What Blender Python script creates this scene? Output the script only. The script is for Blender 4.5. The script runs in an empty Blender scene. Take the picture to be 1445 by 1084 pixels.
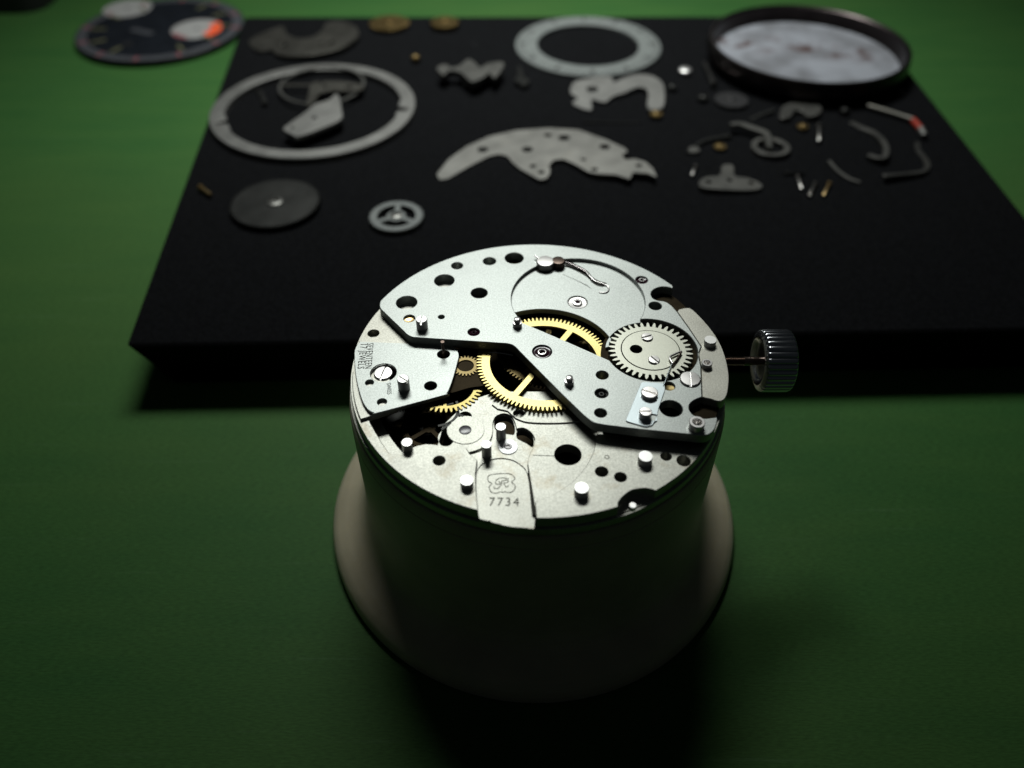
import bpy, math, random
import numpy as np
from mathutils import Vector
from mathutils.geometry import tessellate_polygon

random.seed(7)
S = 0.001                       # everything below is written in millimetres
col = bpy.context.scene.collection
scn = bpy.context.scene

# ---------------------------------------------------------------- camera
F, PITCH = 1120.0, math.radians(45.15)
CAM = Vector((-2.11, -48.2, 66.7))
cd = bpy.data.cameras.new('camera')
cam = bpy.data.objects.new('camera', cd); col.objects.link(cam)
cam.location = CAM * S
cam.rotation_euler = (math.pi/2 - PITCH, 0, 0)
cd.sensor_fit = 'HORIZONTAL'; cd.sensor_width = 36
cd.lens = F / 1445 * 36
cd.clip_start = 0.002; cd.clip_end = 5
cd.dof.use_dof = True
cd.dof.focus_distance = 0.066
cd.dof.aperture_fstop = 27.9 / 1.2
scn.camera = cam

# ---------------------------------------------------------------- light
w = bpy.data.worlds.new('World'); scn.world = w; w.use_nodes = True
bg = w.node_tree.nodes['Background']
bg.inputs[0].default_value = (0.75, 0.9, 1.0, 1); bg.inputs[1].default_value = 0.009

ld = bpy.data.lights.new('desk_lamp', 'AREA')
ld.shape = 'ELLIPSE'; ld.size = 0.100; ld.size_y = 0.048
ld.energy = 0.120
ld.color = (0.97, 1.0, 0.96)
ld.spread = math.radians(88)
lamp = bpy.data.objects.new('desk_lamp', ld); col.objects.link(lamp)
LP = Vector((-10, 122, 178)); LT = Vector((-2, 104, 0))
lamp.location = LP * S
lamp.rotation_euler = (LT - LP).to_track_quat('-Z', 'Y').to_euler()

vs = scn.view_settings
vs.view_transform = 'Standard'; vs.look = 'None'; vs.exposure = 0; vs.gamma = 1
vs.use_curve_mapping = False

# ---------------------------------------------------------------- heights
ZT = 0.0                        # table
ZF = 7.2                        # top of the foam block
ZM = 20.5                       # main plate of the movement
ZC = ZM + 0.60                  # balance cock
ZB = ZM + 1.38                  # chronograph bridge

# ---------------------------------------------------------------- measuring helpers
cp, sp = math.cos(PITCH), math.sin(PITCH)
def U(px, py, z):
    """point of the horizontal plane z that was measured at (px, py) on the photograph"""
    x = (px - 722.5) / F; y = -(py - 542) / F
    d = Vector((x, cp + y * sp, -sp + y * cp))
    t = (z - CAM.z) / d.z
    return (CAM.x + d.x * t, CAM.y + d.y * t)
def MM(px, py, z, r):
    """a length of r photo pixels at that point, in millimetres"""
    p = U(px, py, z)
    depth = (p[1] - CAM.y) * cp - (z - CAM.z) * sp
    return r * depth / F
def Zm(ox, oy, s):
    return lambda pts: [(ox + a / s, oy + b / s) for a, b in pts]
def UU(pts, z): return [U(a, b, z) for a, b in pts]
def fitc(pts, z):
    q = np.array(UU(pts, z)); A = np.c_[2*q, np.ones(len(q))]
    s = np.linalg.lstsq(A, (q**2).sum(1), rcond=None)[0]
    return (s[0], s[1]), math.sqrt(s[2] + s[0]**2 + s[1]**2)

# ---------------------------------------------------------------- materials
def new_mat(name):
    m = bpy.data.materials.new(name); m.use_nodes = True
    nt = m.node_tree
    return m, nt, nt.nodes['Principled BSDF']
def N(nt, t, **kw):
    n = nt.nodes.new(t)
    for k, v in kw.items(): setattr(n, k, v)
    return n
def metal(name, colr, rough, var=0.06, grain=0.02, scale=9000, stain=0.0, metallic=1.0, bump_d=0.00001, spots=0.0):
    m, nt, b = new_mat(name)
    tc = N(nt, 'ShaderNodeTexCoord')
    n1 = N(nt, 'ShaderNodeTexNoise'); n1.inputs['Scale'].default_value = 350; n1.inputs['Detail'].default_value = 5
    n2 = N(nt, 'ShaderNodeTexNoise'); n2.inputs['Scale'].default_value = scale; n2.inputs['Detail'].default_value = 2
    nt.links.new(tc.outputs['Object'], n1.inputs['Vector']); nt.links.new(tc.outputs['Object'], n2.inputs['Vector'])
    r = N(nt, 'ShaderNodeValToRGB')
    c0 = [c * (1 - var * 2) for c in colr]; c1 = [min(1, c * (1 + var)) for c in colr]
    r.color_ramp.elements[0].position = .3; r.color_ramp.elements[1].position = .7
    r.color_ramp.elements[0].color = (*c0, 1); r.color_ramp.elements[1].color = (*c1, 1)
    nt.links.new(n1.outputs['Fac'], r.inputs[0])
    last = r.outputs[0]
    # fine sandblast speckle
    mx = N(nt, 'ShaderNodeMix', data_type='RGBA', blend_type='MULTIPLY'); mx.inputs[0].default_value = 1
    r2 = N(nt, 'ShaderNodeMapRange'); r2.inputs[1].default_value = .3; r2.inputs[2].default_value = .7
    r2.inputs[3].default_value = 1 - grain * 5; r2.inputs[4].default_value = 1
    nt.links.new(n2.outputs['Fac'], r2.inputs[0])
    nt.links.new(last, mx.inputs[6]); nt.links.new(r2.outputs[0], mx.inputs[7]); last = mx.outputs[2]
    if stain > 0:
        n3 = N(nt, 'ShaderNodeTexNoise'); n3.inputs['Scale'].default_value = 420; n3.inputs['Detail'].default_value = 7
        n3.inputs['Roughness'].default_value = .65
        nt.links.new(tc.outputs['Object'], n3.inputs['Vector'])
        r3 = N(nt, 'ShaderNodeMapRange'); r3.inputs[1].default_value = .56; r3.inputs[2].default_value = .74
        r3.inputs[3].default_value = 0; r3.inputs[4].default_value = stain
        nt.links.new(n3.outputs['Fac'], r3.inputs[0])
        m3 = N(nt, 'ShaderNodeMix', data_type='RGBA', blend_type='MIX')
        nt.links.new(r3.outputs[0], m3.inputs[0]); nt.links.new(last, m3.inputs[6])
        m3.inputs[7].default_value = (.30, .24, .15, 1); last = m3.outputs[2]
    nt.links.new(last, b.inputs['Base Color'])
    b.inputs['Metallic'].default_value = metallic
    rr = N(nt, 'ShaderNodeMapRange'); rr.inputs[3].default_value = max(.02, rough * .86); rr.inputs[4].default_value = rough * 1.14
    nt.links.new(n1.outputs['Fac'], rr.inputs[0]); nt.links.new(rr.outputs[0], b.inputs['Roughness'])
    if grain == 0: return m
    bp = N(nt, 'ShaderNodeBump'); bp.inputs['Strength'].default_value = .35; bp.inputs['Distance'].default_value = bump_d
    nt.links.new(n2.outputs['Fac'], bp.inputs['Height']); nt.links.new(bp.outputs[0], b.inputs['Normal'])
    return m
def plain(name, colr, rough, var=.25, scale=600, bump=0, sss=0, spec=.5, detail=6):
    m, nt, b = new_mat(name)
    tc = N(nt, 'ShaderNodeTexCoord')
    n1 = N(nt, 'ShaderNodeTexNoise'); n1.inputs['Scale'].default_value = scale; n1.inputs['Detail'].default_value = detail
    nt.links.new(tc.outputs['Object'], n1.inputs['Vector'])
    r = N(nt, 'ShaderNodeValToRGB')
    r.color_ramp.elements[0].position = .3; r.color_ramp.elements[1].position = .7
    r.color_ramp.elements[0].color = (*[c * (1 - var) for c in colr], 1)
    r.color_ramp.elements[1].color = (*[min(1, c * (1 + var)) for c in colr], 1)
    nt.links.new(n1.outputs['Fac'], r.inputs[0]); nt.links.new(r.outputs[0], b.inputs['Base Color'])
    b.inputs['Roughness'].default_value = rough
    b.inputs['Specular IOR Level'].default_value = spec
    if bump:
        bp = N(nt, 'ShaderNodeBump'); bp.inputs['Strength'].default_value = .8; bp.inputs['Distance'].default_value = bump
        nt.links.new(n1.outputs['Fac'], bp.inputs['Height']); nt.links.new(bp.outputs[0], b.inputs['Normal'])
    if sss:
        b.inputs['Subsurface Weight'].default_value = 1
        b.inputs['Subsurface Radius'].default_value = (1, .9, .7); b.inputs['Subsurface Scale'].default_value = sss
    return m

M = {}
M['bridge'] = metal('sandblasted_rhodium', (.555, .59, .565), .47, .05, .065)
M['plate'] = metal('sandblasted_nickel', (.60, .605, .545), .47, .05, .065, stain=.6)
M['plate_back'] = metal('nickel_plate_worn', (.58, .575, .51), .47, .06, .065, stain=.7)
M['floor'] = metal('cavity_shade_brass', (.026, .020, .012), .5, .2, .05)  # brass taken near black, cavity shade put into the colour
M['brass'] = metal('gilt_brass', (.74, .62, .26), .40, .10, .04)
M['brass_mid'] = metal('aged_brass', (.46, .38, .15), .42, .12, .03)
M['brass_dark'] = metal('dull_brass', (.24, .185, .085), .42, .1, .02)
M['steel'] = metal('grained_steel', (.56, .57, .49), .42, .03, .02)
M['polish'] = metal('polished_steel', (.84, .82, .80), .30, .03, .0)
M['spring_steel'] = metal('dark_spring_steel', (.34, .31, .31), .22, .03, .0)
M['white_end'] = metal('turned_pin_steel', (.86, .86, .84), .40, .02, .0)
M['blue_steel'] = metal('blued_spring_sheet', (.55, .62, .64), .40, .05, .01)
M['crown'] = metal('chromed_steel', (.60, .62, .65), .2, .03, .0)
M['stem'] = metal('oiled_steel_stem', (.20, .15, .125), .25, .1, .0)
M['part'] = metal('worn_nickel_part', (.19, .19, .178), .44, .06, .03, stain=.1)
M['ring'] = metal('matt_nickel_ring', (.27, .27, .258), .50, .04, .03)
M['ring_white'] = plain('silvered_ring_paint', (.145, .16, .155), .5, .12, 900)
M['grey_part'] = metal('greyed_nickel', (.115, .112, .10), .48, .08, .03)
M['case_edge'] = metal('case_edge_steel', (.20, .18, .18), .35, .05, .0)
M['big'] = metal('satin_nickel_bridge', (.27, .268, .25), .48, .05, .03, stain=.08)
M['glint'] = metal('bright_small_steel', (.42, .41, .39), .28, .05, .0)
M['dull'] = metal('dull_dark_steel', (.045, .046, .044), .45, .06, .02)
M['brass_bit'] = metal('tarnished_brass', (.28, .20, .085), .4, .12, .02)
M['gold_bit'] = metal('bright_brass_tip', (.85, .62, .30), .3, .05, .0)
M['jewel'] = plain('synthetic_ruby', (.035, .008, .018), .12, .1, 500)
M['jewel_grey'] = plain('clouded_jewel', (.17, .16, .18), .2, .2, 900)
M['dark'] = plain('engraving_black', (.05, .05, .04), .7, .2, 900)
M['engr'] = plain('engraved_line', (.16, .16, .12), .6, .2, 900)
M['washer'] = metal('bright_nickel_washer', (.92, .93, .93), .5, .02, .0)
M['foam'] = plain('black_craft_foam', (.0045, .0048, .0055), .95, .45, 2600, .00008, spec=.06)
M['holder'] = plain('ivory_nylon', (.50, .455, .33), .45, .10, 220, .00012, sss=.0010)
M['black'] = plain('black_plastic', (.01, .01, .011), .5, .2, 300)
M['dial'] = plain('dial_black_lacquer', (.010, .012, .016), .25, .3, 500)
M['dial_ring'] = plain('dial_chapter_grey', (.055, .058, .066), .45, .2, 900)
M['dial_white'] = plain('dial_white_print', (.30, .30, .295), .5, .06, 900)
M['orange'] = plain('dial_orange_print', (.85, .10, .025), .5, .08, 900)
M['pink'] = plain('dial_red_marks', (.25, .07, .08), .5, .08, 900)
M['lume'] = plain('dial_dull_lume', (.10, .10, .05), .6, .2, 900)
M['case'] = metal('dark_case_steel', (.06, .05, .05), .34, .1, .0)
M['red'] = plain('red_enamel', (.30, .035, .02), .4, .15, 900)

# green bench top: brushed paint, faint streaks and rub marks
m, nt, b = new_mat('green_bench_paint'); M['table'] = m
tc = N(nt, 'ShaderNodeTexCoord')
mp = N(nt, 'ShaderNodeMapping'); mp.inputs['Scale'].default_value = (1, 5, 1); mp.inputs['Rotation'].default_value = (0, 0, .12)
nt.links.new(tc.outputs['Object'], mp.inputs['Vector'])
na = N(nt, 'ShaderNodeTexNoise'); na.inputs['Scale'].default_value = 45; na.inputs['Detail'].default_value = 8; na.inputs['Roughness'].default_value = .62
nt.links.new(mp.outputs[0], na.inputs['Vector'])
nb = N(nt, 'ShaderNodeTexNoise'); nb.inputs['Scale'].default_value = 14; nb.inputs['Detail'].default_value = 4
nt.links.new(tc.outputs['Object'], nb.inputs['Vector'])
ra = N(nt, 'ShaderNodeValToRGB')
ra.color_ramp.elements[0].position = .25; ra.color_ramp.elements[1].position = .75
ra.color_ramp.elements[0].color = (.031, .105, .027, 1); ra.color_ramp.elements[1].color = (.046, .126, .031, 1)
nt.links.new(na.outputs['Fac'], ra.inputs[0])
mb = N(nt, 'ShaderNodeMix', data_type='RGBA'); mb.inputs[7].default_value = (.058, .117, .030, 1)
rb = N(nt, 'ShaderNodeMapRange'); rb.inputs[1].default_value = .45; rb.inputs[2].default_value = .75; rb.inputs[4].default_value = .7
nt.links.new(nb.outputs['Fac'], rb.inputs[0]); nt.links.new(rb.outputs[0], mb.inputs[0]); nt.links.new(ra.outputs[0], mb.inputs[6])
ng = N(nt, 'ShaderNodeTexNoise'); ng.inputs['Scale'].default_value = 1500; ng.inputs['Detail'].default_value = 4
nt.links.new(mp.outputs[0], ng.inputs['Vector'])
rg_ = N(nt, 'ShaderNodeMapRange'); rg_.inputs[1].default_value = .3; rg_.inputs[2].default_value = .7; rg_.inputs[3].default_value = .78; rg_.inputs[4].default_value = 1.14
nt.links.new(ng.outputs['Fac'], rg_.inputs[0])
ms = N(nt, 'ShaderNodeMapping'); ms.inputs['Scale'].default_value = (1, 26, 1); ms.inputs['Rotation'].default_value = (0, 0, -.16)
nt.links.new(tc.outputs['Object'], ms.inputs['Vector'])
nk = N(nt, 'ShaderNodeTexNoise'); nk.inputs['Scale'].default_value = 40; nk.inputs['Detail'].default_value = 6; nk.inputs['Roughness'].default_value = .7
nt.links.new(ms.outputs[0], nk.inputs['Vector'])
rk = N(nt, 'ShaderNodeMapRange'); rk.inputs[1].default_value = .60; rk.inputs[2].default_value = .72; rk.inputs[4].default_value = .28
nt.links.new(nk.outputs['Fac'], rk.inputs[0])
mk = N(nt, 'ShaderNodeMix', data_type='RGBA'); mk.inputs[7].default_value = (.10, .19, .09, 1)
nt.links.new(rk.outputs[0], mk.inputs[0]); nt.links.new(mb.outputs[2], mk.inputs[6])
mg = N(nt, 'ShaderNodeMix', data_type='RGBA', blend_type='MULTIPLY'); mg.inputs[0].default_value = 1
nt.links.new(mk.outputs[2], mg.inputs[6]); nt.links.new(rg_.outputs[0], mg.inputs[7])
nt.links.new(mg.outputs[2], b.inputs['Base Color'])
b.inputs['Roughness'].default_value = .6; b.inputs['Specular IOR Level'].default_value = .12
bp = N(nt, 'ShaderNodeBump'); bp.inputs['Strength'].default_value = .4; bp.inputs['Distance'].default_value = .0001
nt.links.new(na.outputs['Fac'], bp.inputs['Height']); nt.links.new(bp.outputs[0], b.inputs['Normal'])

# mottled case inside; a brown reflection band is painted into its colour
m, nt, b = new_mat('case_inside_painted_reflection'); M['case_in'] = m
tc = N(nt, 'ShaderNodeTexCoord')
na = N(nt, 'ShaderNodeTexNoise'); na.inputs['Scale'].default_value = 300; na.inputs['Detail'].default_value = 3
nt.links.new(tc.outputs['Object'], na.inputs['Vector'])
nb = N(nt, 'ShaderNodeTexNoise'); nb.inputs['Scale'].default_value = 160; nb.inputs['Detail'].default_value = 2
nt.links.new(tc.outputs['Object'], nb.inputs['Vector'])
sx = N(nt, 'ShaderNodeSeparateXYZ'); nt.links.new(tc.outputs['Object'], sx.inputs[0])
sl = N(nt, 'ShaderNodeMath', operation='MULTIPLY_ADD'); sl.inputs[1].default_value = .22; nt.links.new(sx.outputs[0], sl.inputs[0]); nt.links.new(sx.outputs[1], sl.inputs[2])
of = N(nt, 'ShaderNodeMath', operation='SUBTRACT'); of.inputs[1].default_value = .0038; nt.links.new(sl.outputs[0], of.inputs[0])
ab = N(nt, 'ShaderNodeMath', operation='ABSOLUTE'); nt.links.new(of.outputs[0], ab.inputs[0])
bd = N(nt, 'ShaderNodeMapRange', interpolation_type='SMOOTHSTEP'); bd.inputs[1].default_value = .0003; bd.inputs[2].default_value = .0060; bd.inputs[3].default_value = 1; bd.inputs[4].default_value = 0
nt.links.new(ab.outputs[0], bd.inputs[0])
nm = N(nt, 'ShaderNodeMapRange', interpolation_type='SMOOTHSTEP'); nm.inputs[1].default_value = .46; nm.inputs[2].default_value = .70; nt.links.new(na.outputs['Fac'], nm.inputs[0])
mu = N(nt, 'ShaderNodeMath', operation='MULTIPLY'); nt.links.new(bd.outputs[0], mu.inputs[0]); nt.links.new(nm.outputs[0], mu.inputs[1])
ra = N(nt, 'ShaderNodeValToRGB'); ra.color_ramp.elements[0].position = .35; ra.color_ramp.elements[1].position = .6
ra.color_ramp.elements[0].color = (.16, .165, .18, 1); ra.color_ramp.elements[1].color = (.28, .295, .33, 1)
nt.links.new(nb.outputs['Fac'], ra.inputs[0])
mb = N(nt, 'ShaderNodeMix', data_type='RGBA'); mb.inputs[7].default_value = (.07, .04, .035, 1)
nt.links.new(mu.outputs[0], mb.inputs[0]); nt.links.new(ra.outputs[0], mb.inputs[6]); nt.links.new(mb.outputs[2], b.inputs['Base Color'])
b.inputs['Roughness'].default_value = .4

# lint on the foam, specks on the bench
def specks(mat, colr, scale, thr, amt):
    nt = mat.node_tree; b = nt.nodes['Principled BSDF']; src = b.inputs['Base Color'].links[0].from_socket
    tc = N(nt, 'ShaderNodeTexCoord'); v = N(nt, 'ShaderNodeTexVoronoi'); v.inputs['Scale'].default_value = scale
    nt.links.new(tc.outputs['Object'], v.inputs['Vector'])
    lt = N(nt, 'ShaderNodeMapRange'); lt.inputs[1].default_value = thr; lt.inputs[2].default_value = thr*.5; lt.inputs[3].default_value = 0; lt.inputs[4].default_value = amt
    nt.links.new(v.outputs['Distance'], lt.inputs[0])
    # keep only a few cells
    sp_ = N(nt, 'ShaderNodeSeparateColor'); nt.links.new(v.outputs['Color'], sp_.inputs[0])
    g = N(nt, 'ShaderNodeMath', operation='GREATER_THAN'); g.inputs[1].default_value = .72; nt.links.new(sp_.outputs[0], g.inputs[0])
    mu = N(nt, 'ShaderNodeMath', operation='MULTIPLY'); nt.links.new(lt.outputs[0], mu.inputs[0]); nt.links.new(g.outputs[0], mu.inputs[1])
    mx = N(nt, 'ShaderNodeMix', data_type='RGBA'); mx.inputs[7].default_value = (*colr, 1)
    nt.links.new(mu.outputs[0], mx.inputs[0]); nt.links.new(src, mx.inputs[6]); nt.links.new(mx.outputs[2], b.inputs['Base Color'])
specks(M['foam'], (.05, .05, .055), 130, .05, .6)
specks(M['table'], (.012, .04, .014), 60, .035, .7)

# ---------------------------------------------------------------- mesh helpers (millimetres)
def link(name, me, mat, parent=None, loc=(0, 0, 0)):
    o = bpy.data.objects.new(name, me); col.objects.link(o)
    if mat and not me.materials: me.materials.append(M[mat])
    o.location = Vector(loc) * S
    if parent: o.parent = parent
    return o
def mesh(vs_, fs, smooth=35):
    me = bpy.data.meshes.new('m')
    me.from_pydata([(x * S, y * S, z * S) for x, y, z in vs_], [], fs)
    me.validate(); me.update()
    me.polygons.foreach_set('use_smooth', [True] * len(me.polygons))
    me.set_sharp_from_angle(angle=math.radians(smooth))
    return me
def area(p): return sum(p[i-1][0]*p[i][1] - p[i][0]*p[i-1][1] for i in range(len(p))) / 2
def clean(p, eps=1e-4):
    q = []
    for a in p:
        if not q or math.hypot(a[0]-q[-1][0], a[1]-q[-1][1]) > eps: q.append(tuple(a))
    if math.hypot(q[0][0]-q[-1][0], q[0][1]-q[-1][1]) < eps: q.pop()
    return q
def inset(p, d):
    n = len(p); out = []
    for i in range(n):
        a, b_, c = Vector(p[i-1]), Vector(p[i]), Vector(p[(i+1) % n])
        u, v = (b_-a).normalized(), (c-b_).normalized()
        n1, n2 = Vector((-u.y, u.x)), Vector((-v.y, v.x))
        nn = n1 + n2
        if nn.length < .2: nn = n1
        nn.normalize(); k = d / max(.5, nn.dot(n1))
        out.append((b_.x + nn.x*k, b_.y + nn.y*k))
    return out
def plate_mesh(outer, holes=(), ztop=0, thick=1, bev=.04, smooth=35, low=None):
    """flat plate with holes and a small chamfer round the top; low = (inset) undercut of the lower outline"""
    outer = clean(outer)
    if area(outer) < 0: outer = outer[::-1]
    loops = [outer]
    for h in holes:
        h = clean(h)
        if area(h) > 0: h = h[::-1]
        loops.append(h)
    V, Fc = [], []; top = []; bot = []
    for L in loops:
        n = len(L); ins = inset(L, bev)
        b0 = len(V)
        lowl = inset(L, low) if low else L
        V += [(x, y, ztop) for x, y in ins]; V += [(x, y, ztop - bev) for x, y in L]; V += [(x, y, ztop - thick) for x, y in lowl]
        for i in range(n):
            j = (i+1) % n
            Fc.append((b0+n+i, b0+n+j, b0+j, b0+i)); Fc.append((b0+2*n+i, b0+2*n+j, b0+n+j, b0+n+i))
        top += list(range(b0, b0+n)); bot += list(range(b0+2*n, b0+3*n))
    def caps(ids, off):
        ls = []; k = 0
        for L in loops:
            ls.append([Vector((V[ids[k+i]][0], V[ids[k+i]][1], 0)) for i in range(len(L))]); k += len(L)
        return tessellate_polygon(ls)
    for t in caps(top, 0):
        a, b_, c = (top[i] for i in t)
        ar = (V[b_][0]-V[a][0])*(V[c][1]-V[a][1]) - (V[c][0]-V[a][0])*(V[b_][1]-V[a][1])
        Fc.append((a, b_, c) if ar > 0 else (a, c, b_))
        a, b_, c = (bot[i] for i in t)
        Fc.append((a, c, b_) if ar > 0 else (a, b_, c))
    return mesh(V, Fc, smooth)
def circ(c, r, n=40, a0=0): return [(c[0] + r*math.cos(a0 + 2*math.pi*i/n), c[1] + r*math.sin(a0 + 2*math.pi*i/n)) for i in range(n)]
def arc(c, r, a0, a1, n=24): return [(c[0] + r*math.cos(a0 + (a1-a0)*i/n), c[1] + r*math.sin(a0 + (a1-a0)*i/n)) for i in range(n+1)]
def ang(c, p): return math.atan2(p[1]-c[1], p[0]-c[0])
def arcp(c, r, p0, p1, ccw, n=24):
    a0, a1 = ang(c, p0), ang(c, p1)
    if ccw and a1 < a0: a1 += 2*math.pi
    if not ccw and a1 > a0: a1 -= 2*math.pi
    return arc(c, r, a0, a1, n)
def rounded(pts, r, n=5):
    out = []; k = len(pts)
    for i in range(k):
        a, b_, c = Vector(pts[i-1]), Vector(pts[i]), Vector(pts[(i+1) % k])
        d = min(r, (a-b_).length*.45, (c-b_).length*.45)
        p, q = b_ + (a-b_).normalized()*d, b_ + (c-b_).normalized()*d
        for j in range(n+1):
            t = j/n; out.append(tuple((p*(1-t)**2 + b_*2*t*(1-t) + q*t*t)))
    return out
def smoothp(pts, n=4, closed=False):
    """Catmull-Rom through the points"""
    P_ = [Vector(p) for p in pts]; k = len(P_); out = []
    for i in range(k if closed else k-1):
        p0 = P_[i-1] if (closed or i > 0) else P_[0]; p1 = P_[i]; p2 = P_[(i+1) % k]
        p3 = P_[(i+2) % k] if (closed or i+2 < k) else P_[-1]
        for j in range(n):
            t = j/n
            out.append(tuple(.5*((2*p1) + (p2-p0)*t + (2*p0-5*p1+4*p2-p3)*t*t + (3*p1-p0-3*p2+p3)*t**3)))
    if not closed: out.append(tuple(P_[-1]))
    return out
def lathe(prof, n=32, axis='Z', cap0=True, cap1=True, smooth=35):
    """prof: (radius, height) from bottom to top"""
    V, Fc = [], []
    for r, z in prof:
        for i in range(n):
            a = 2*math.pi*i/n; V.append((r*math.cos(a), r*math.sin(a), z))
    for k in range(len(prof)-1):
        for i in range(n):
            j = (i+1) % n; Fc.append((k*n+i, k*n+j, (k+1)*n+j, (k+1)*n+i))
    if cap0: Fc.append(tuple(range(n))[::-1])
    if cap1: Fc.append(tuple(range((len(prof)-1)*n, len(prof)*n)))
    if axis == 'X': V = [(z, x, y) for x, y, z in V]
    return mesh(V, Fc, smooth)
def ribbon_outline(pts, wd):
    L, Rr = [], []
    n = len(pts)
    for i in range(n):
        a = Vector(pts[max(0, i-1)]); c = Vector(pts[min(n-1, i+1)]); d = (c-a).normalized(); p = Vector(pts[i])
        ww = wd[i] if isinstance(wd, (list, tuple)) else wd
        L.append((p.x - d.y*ww/2, p.y + d.x*ww/2)); Rr.append((p.x + d.y*ww/2, p.y - d.x*ww/2))
    return Rr + L[::-1]
def tube(pts, r, n=8, smooth=60):
    """round wire through 3-D points, radius r or one radius per point"""
    P_ = [Vector(p) for p in pts]; V, Fc = [], []; k = len(P_)
    for i, p in enumerate(P_):
        d = (P_[min(k-1, i+1)] - P_[max(0, i-1)]).normalized()
        u = d.cross(Vector((0, 0, 1)))
        if u.length < .05: u = d.cross(Vector((0, 1, 0)))
        u.normalize(); v = u.cross(d); rr = r[i] if isinstance(r, (list, tuple)) else r
        for j in range(n):
            a = 2*math.pi*j/n; q = p + (u*math.cos(a) + v*math.sin(a))*rr; V.append(tuple(q))
    for i in range(k-1):
        for j in range(n):
            j2 = (j+1) % n; Fc.append((i*n+j, (i+1)*n+j, (i+1)*n+j2, i*n+j2))
    Fc.append(tuple(range(n))); Fc.append(tuple(range((k-1)*n, k*n))[::-1])
    return mesh(V, Fc, smooth)
def gear_outline(c, rt, rr, nt_, a0=0, tip=.26, root=.30):
    out = []
    for i in range(nt_):
        b0 = a0 + 2*math.pi*i/nt_; s = 2*math.pi/nt_
        for r, f in ((rr, -.5), (rr, -.5+root/2), (rr+(rt-rr)*.55, -.5+root/2+.07), (rt, -tip/2), (rt, tip/2), (rr+(rt-rr)*.55, .5-root/2-.07), (rr, .5-root/2)):
            out.append((c[0] + r*math.cos(b0 + f*s), c[1] + r*math.sin(b0 + f*s)))
    return out
def spoke_holes(c, ri, rh, ns, wd, a0):
    """openings between ns straight spokes of width wd, hub radius rh, rim inner radius ri"""
    hs = []
    for k in range(ns):
        a = a0 + 2*math.pi*k/ns; b_ = a + 2*math.pi/ns
        da, db = math.asin(wd/2/ri), math.asin(min(.9, wd/2/rh))
        hs.append(arc(c, ri, a+da, b_-da, 30) + arc(c, rh, b_-db, a+db, 10))
    return hs
def thing(name, label, cat, loc=(0, 0, 0), group=None):
    o = bpy.data.objects.new(name, None); col.objects.link(o); o.location = Vector(loc) * S
    o.empty_display_size = .002
    o['label'] = label; o['category'] = cat
    if group: o['group'] = group
    return o
def tag(o, label, cat, group=None):
    o['label'] = label; o['category'] = cat
    if group: o['group'] = group
    return o
def recentre(o):
    """put a mesh thing's origin at its base"""
    me = o.data; co = np.empty(len(me.vertices)*3); me.vertices.foreach_get('co', co); co = co.reshape(-1, 3)
    c = np.array([(co[:, 0].min()+co[:, 0].max())/2, (co[:, 1].min()+co[:, 1].max())/2, co[:, 2].min()])
    me.vertices.foreach_set('co', (co - c).ravel()); me.update()
    o.location = Vector(o.location) + Vector(c)
    return o

# ================================================================= table
tb = link('bench_top', plate_mesh([(-420, -260), (420, -260), (420, 520), (-420, 520)], (), 0, 12, .5), 'table')
tb['kind'] = 'structure'

# ================================================================= foam block
top4 = [U(178, 487, ZF), U(1640, 463, ZF), U(1268, 22, ZF), U(346, 24, ZF)]
# the right edge runs through (1285,105) and (1410,260)
e0, e1 = U(1287, 105, ZF), U(1412, 262, ZF)
def on_line(a, b_, y): t = (y-a[1])/(b_[1]-a[1]); return (a[0]+(b_[0]-a[0])*t, y)
fr = top4[1]
top4[2] = on_line(e0, e1, U(1268, 23, ZF)[1])
f0, f1 = top4[0], U(1445, 464, ZF)
den = (f1[0]-f0[0])*(e1[1]-e0[1]) - (f1[1]-f0[1])*(e1[0]-e0[0])
tt = ((e0[0]-f0[0])*(e1[1]-e0[1]) - (e0[1]-f0[1])*(e1[0]-e0[0])) / den
top4[1] = (f0[0] + (f1[0]-f0[0])*tt, f0[1] + (f1[1]-f0[1])*tt)
fo = clean(rounded(top4, .6, 3))
foam = link('foam_block', plate_mesh(fo, (), ZF, ZF, .25, low=3.2), 'foam')
tag(recentre(foam), 'thick black foam block carrying the dismantled watch parts', 'foam block')

# ================================================================= movement holder
prof = [(19.9, 0), (20.02, .12), (20.05, .6), (19.98, 1.1), (19.75, 1.6), (19.2, 2.25), (18.4, 2.75), (17.5, 3.35), (16.75, 4.2), (16.25, 5.4), (16.03, 7.2), (16.0, 10),
        (16.0, 14.5), (15.98, 17.0), (15.86, 17.06), (15.86, 17.2), (15.98, 17.26), (15.95, 18.3), (15.85, 18.55), (15.6, 18.62), (14.2, 18.6), (14.0, 18.3), (13.9, 14.0)]
hold = link('movement_holder', lathe(prof, 128, smooth=40), 'holder')
tag(hold, 'ivory plastic movement holder with flared foot on the green bench', 'holder')

# ================================================================= the movement
mv = thing('watch_movement', 'partly dismantled silver chronograph movement sitting on the ivory holder', 'watch movement', (0, 0, ZM-1.9))
mvl = Vector((0, 0, ZM-1.9))
def part(name, me, mat, parent=None):
    """part in world millimetres, child of the movement or of one of its parts"""
    if parent is None:
        return link(name, me, mat, mv, -mvl)
    return link(name, me, mat, parent, (0, 0, 0))
def inst(name, me, mat, p, parent):
    """shared small mesh placed at the world point p below a part whose own origin is the world origin"""
    return link(name, me, mat, parent, p)

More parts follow.
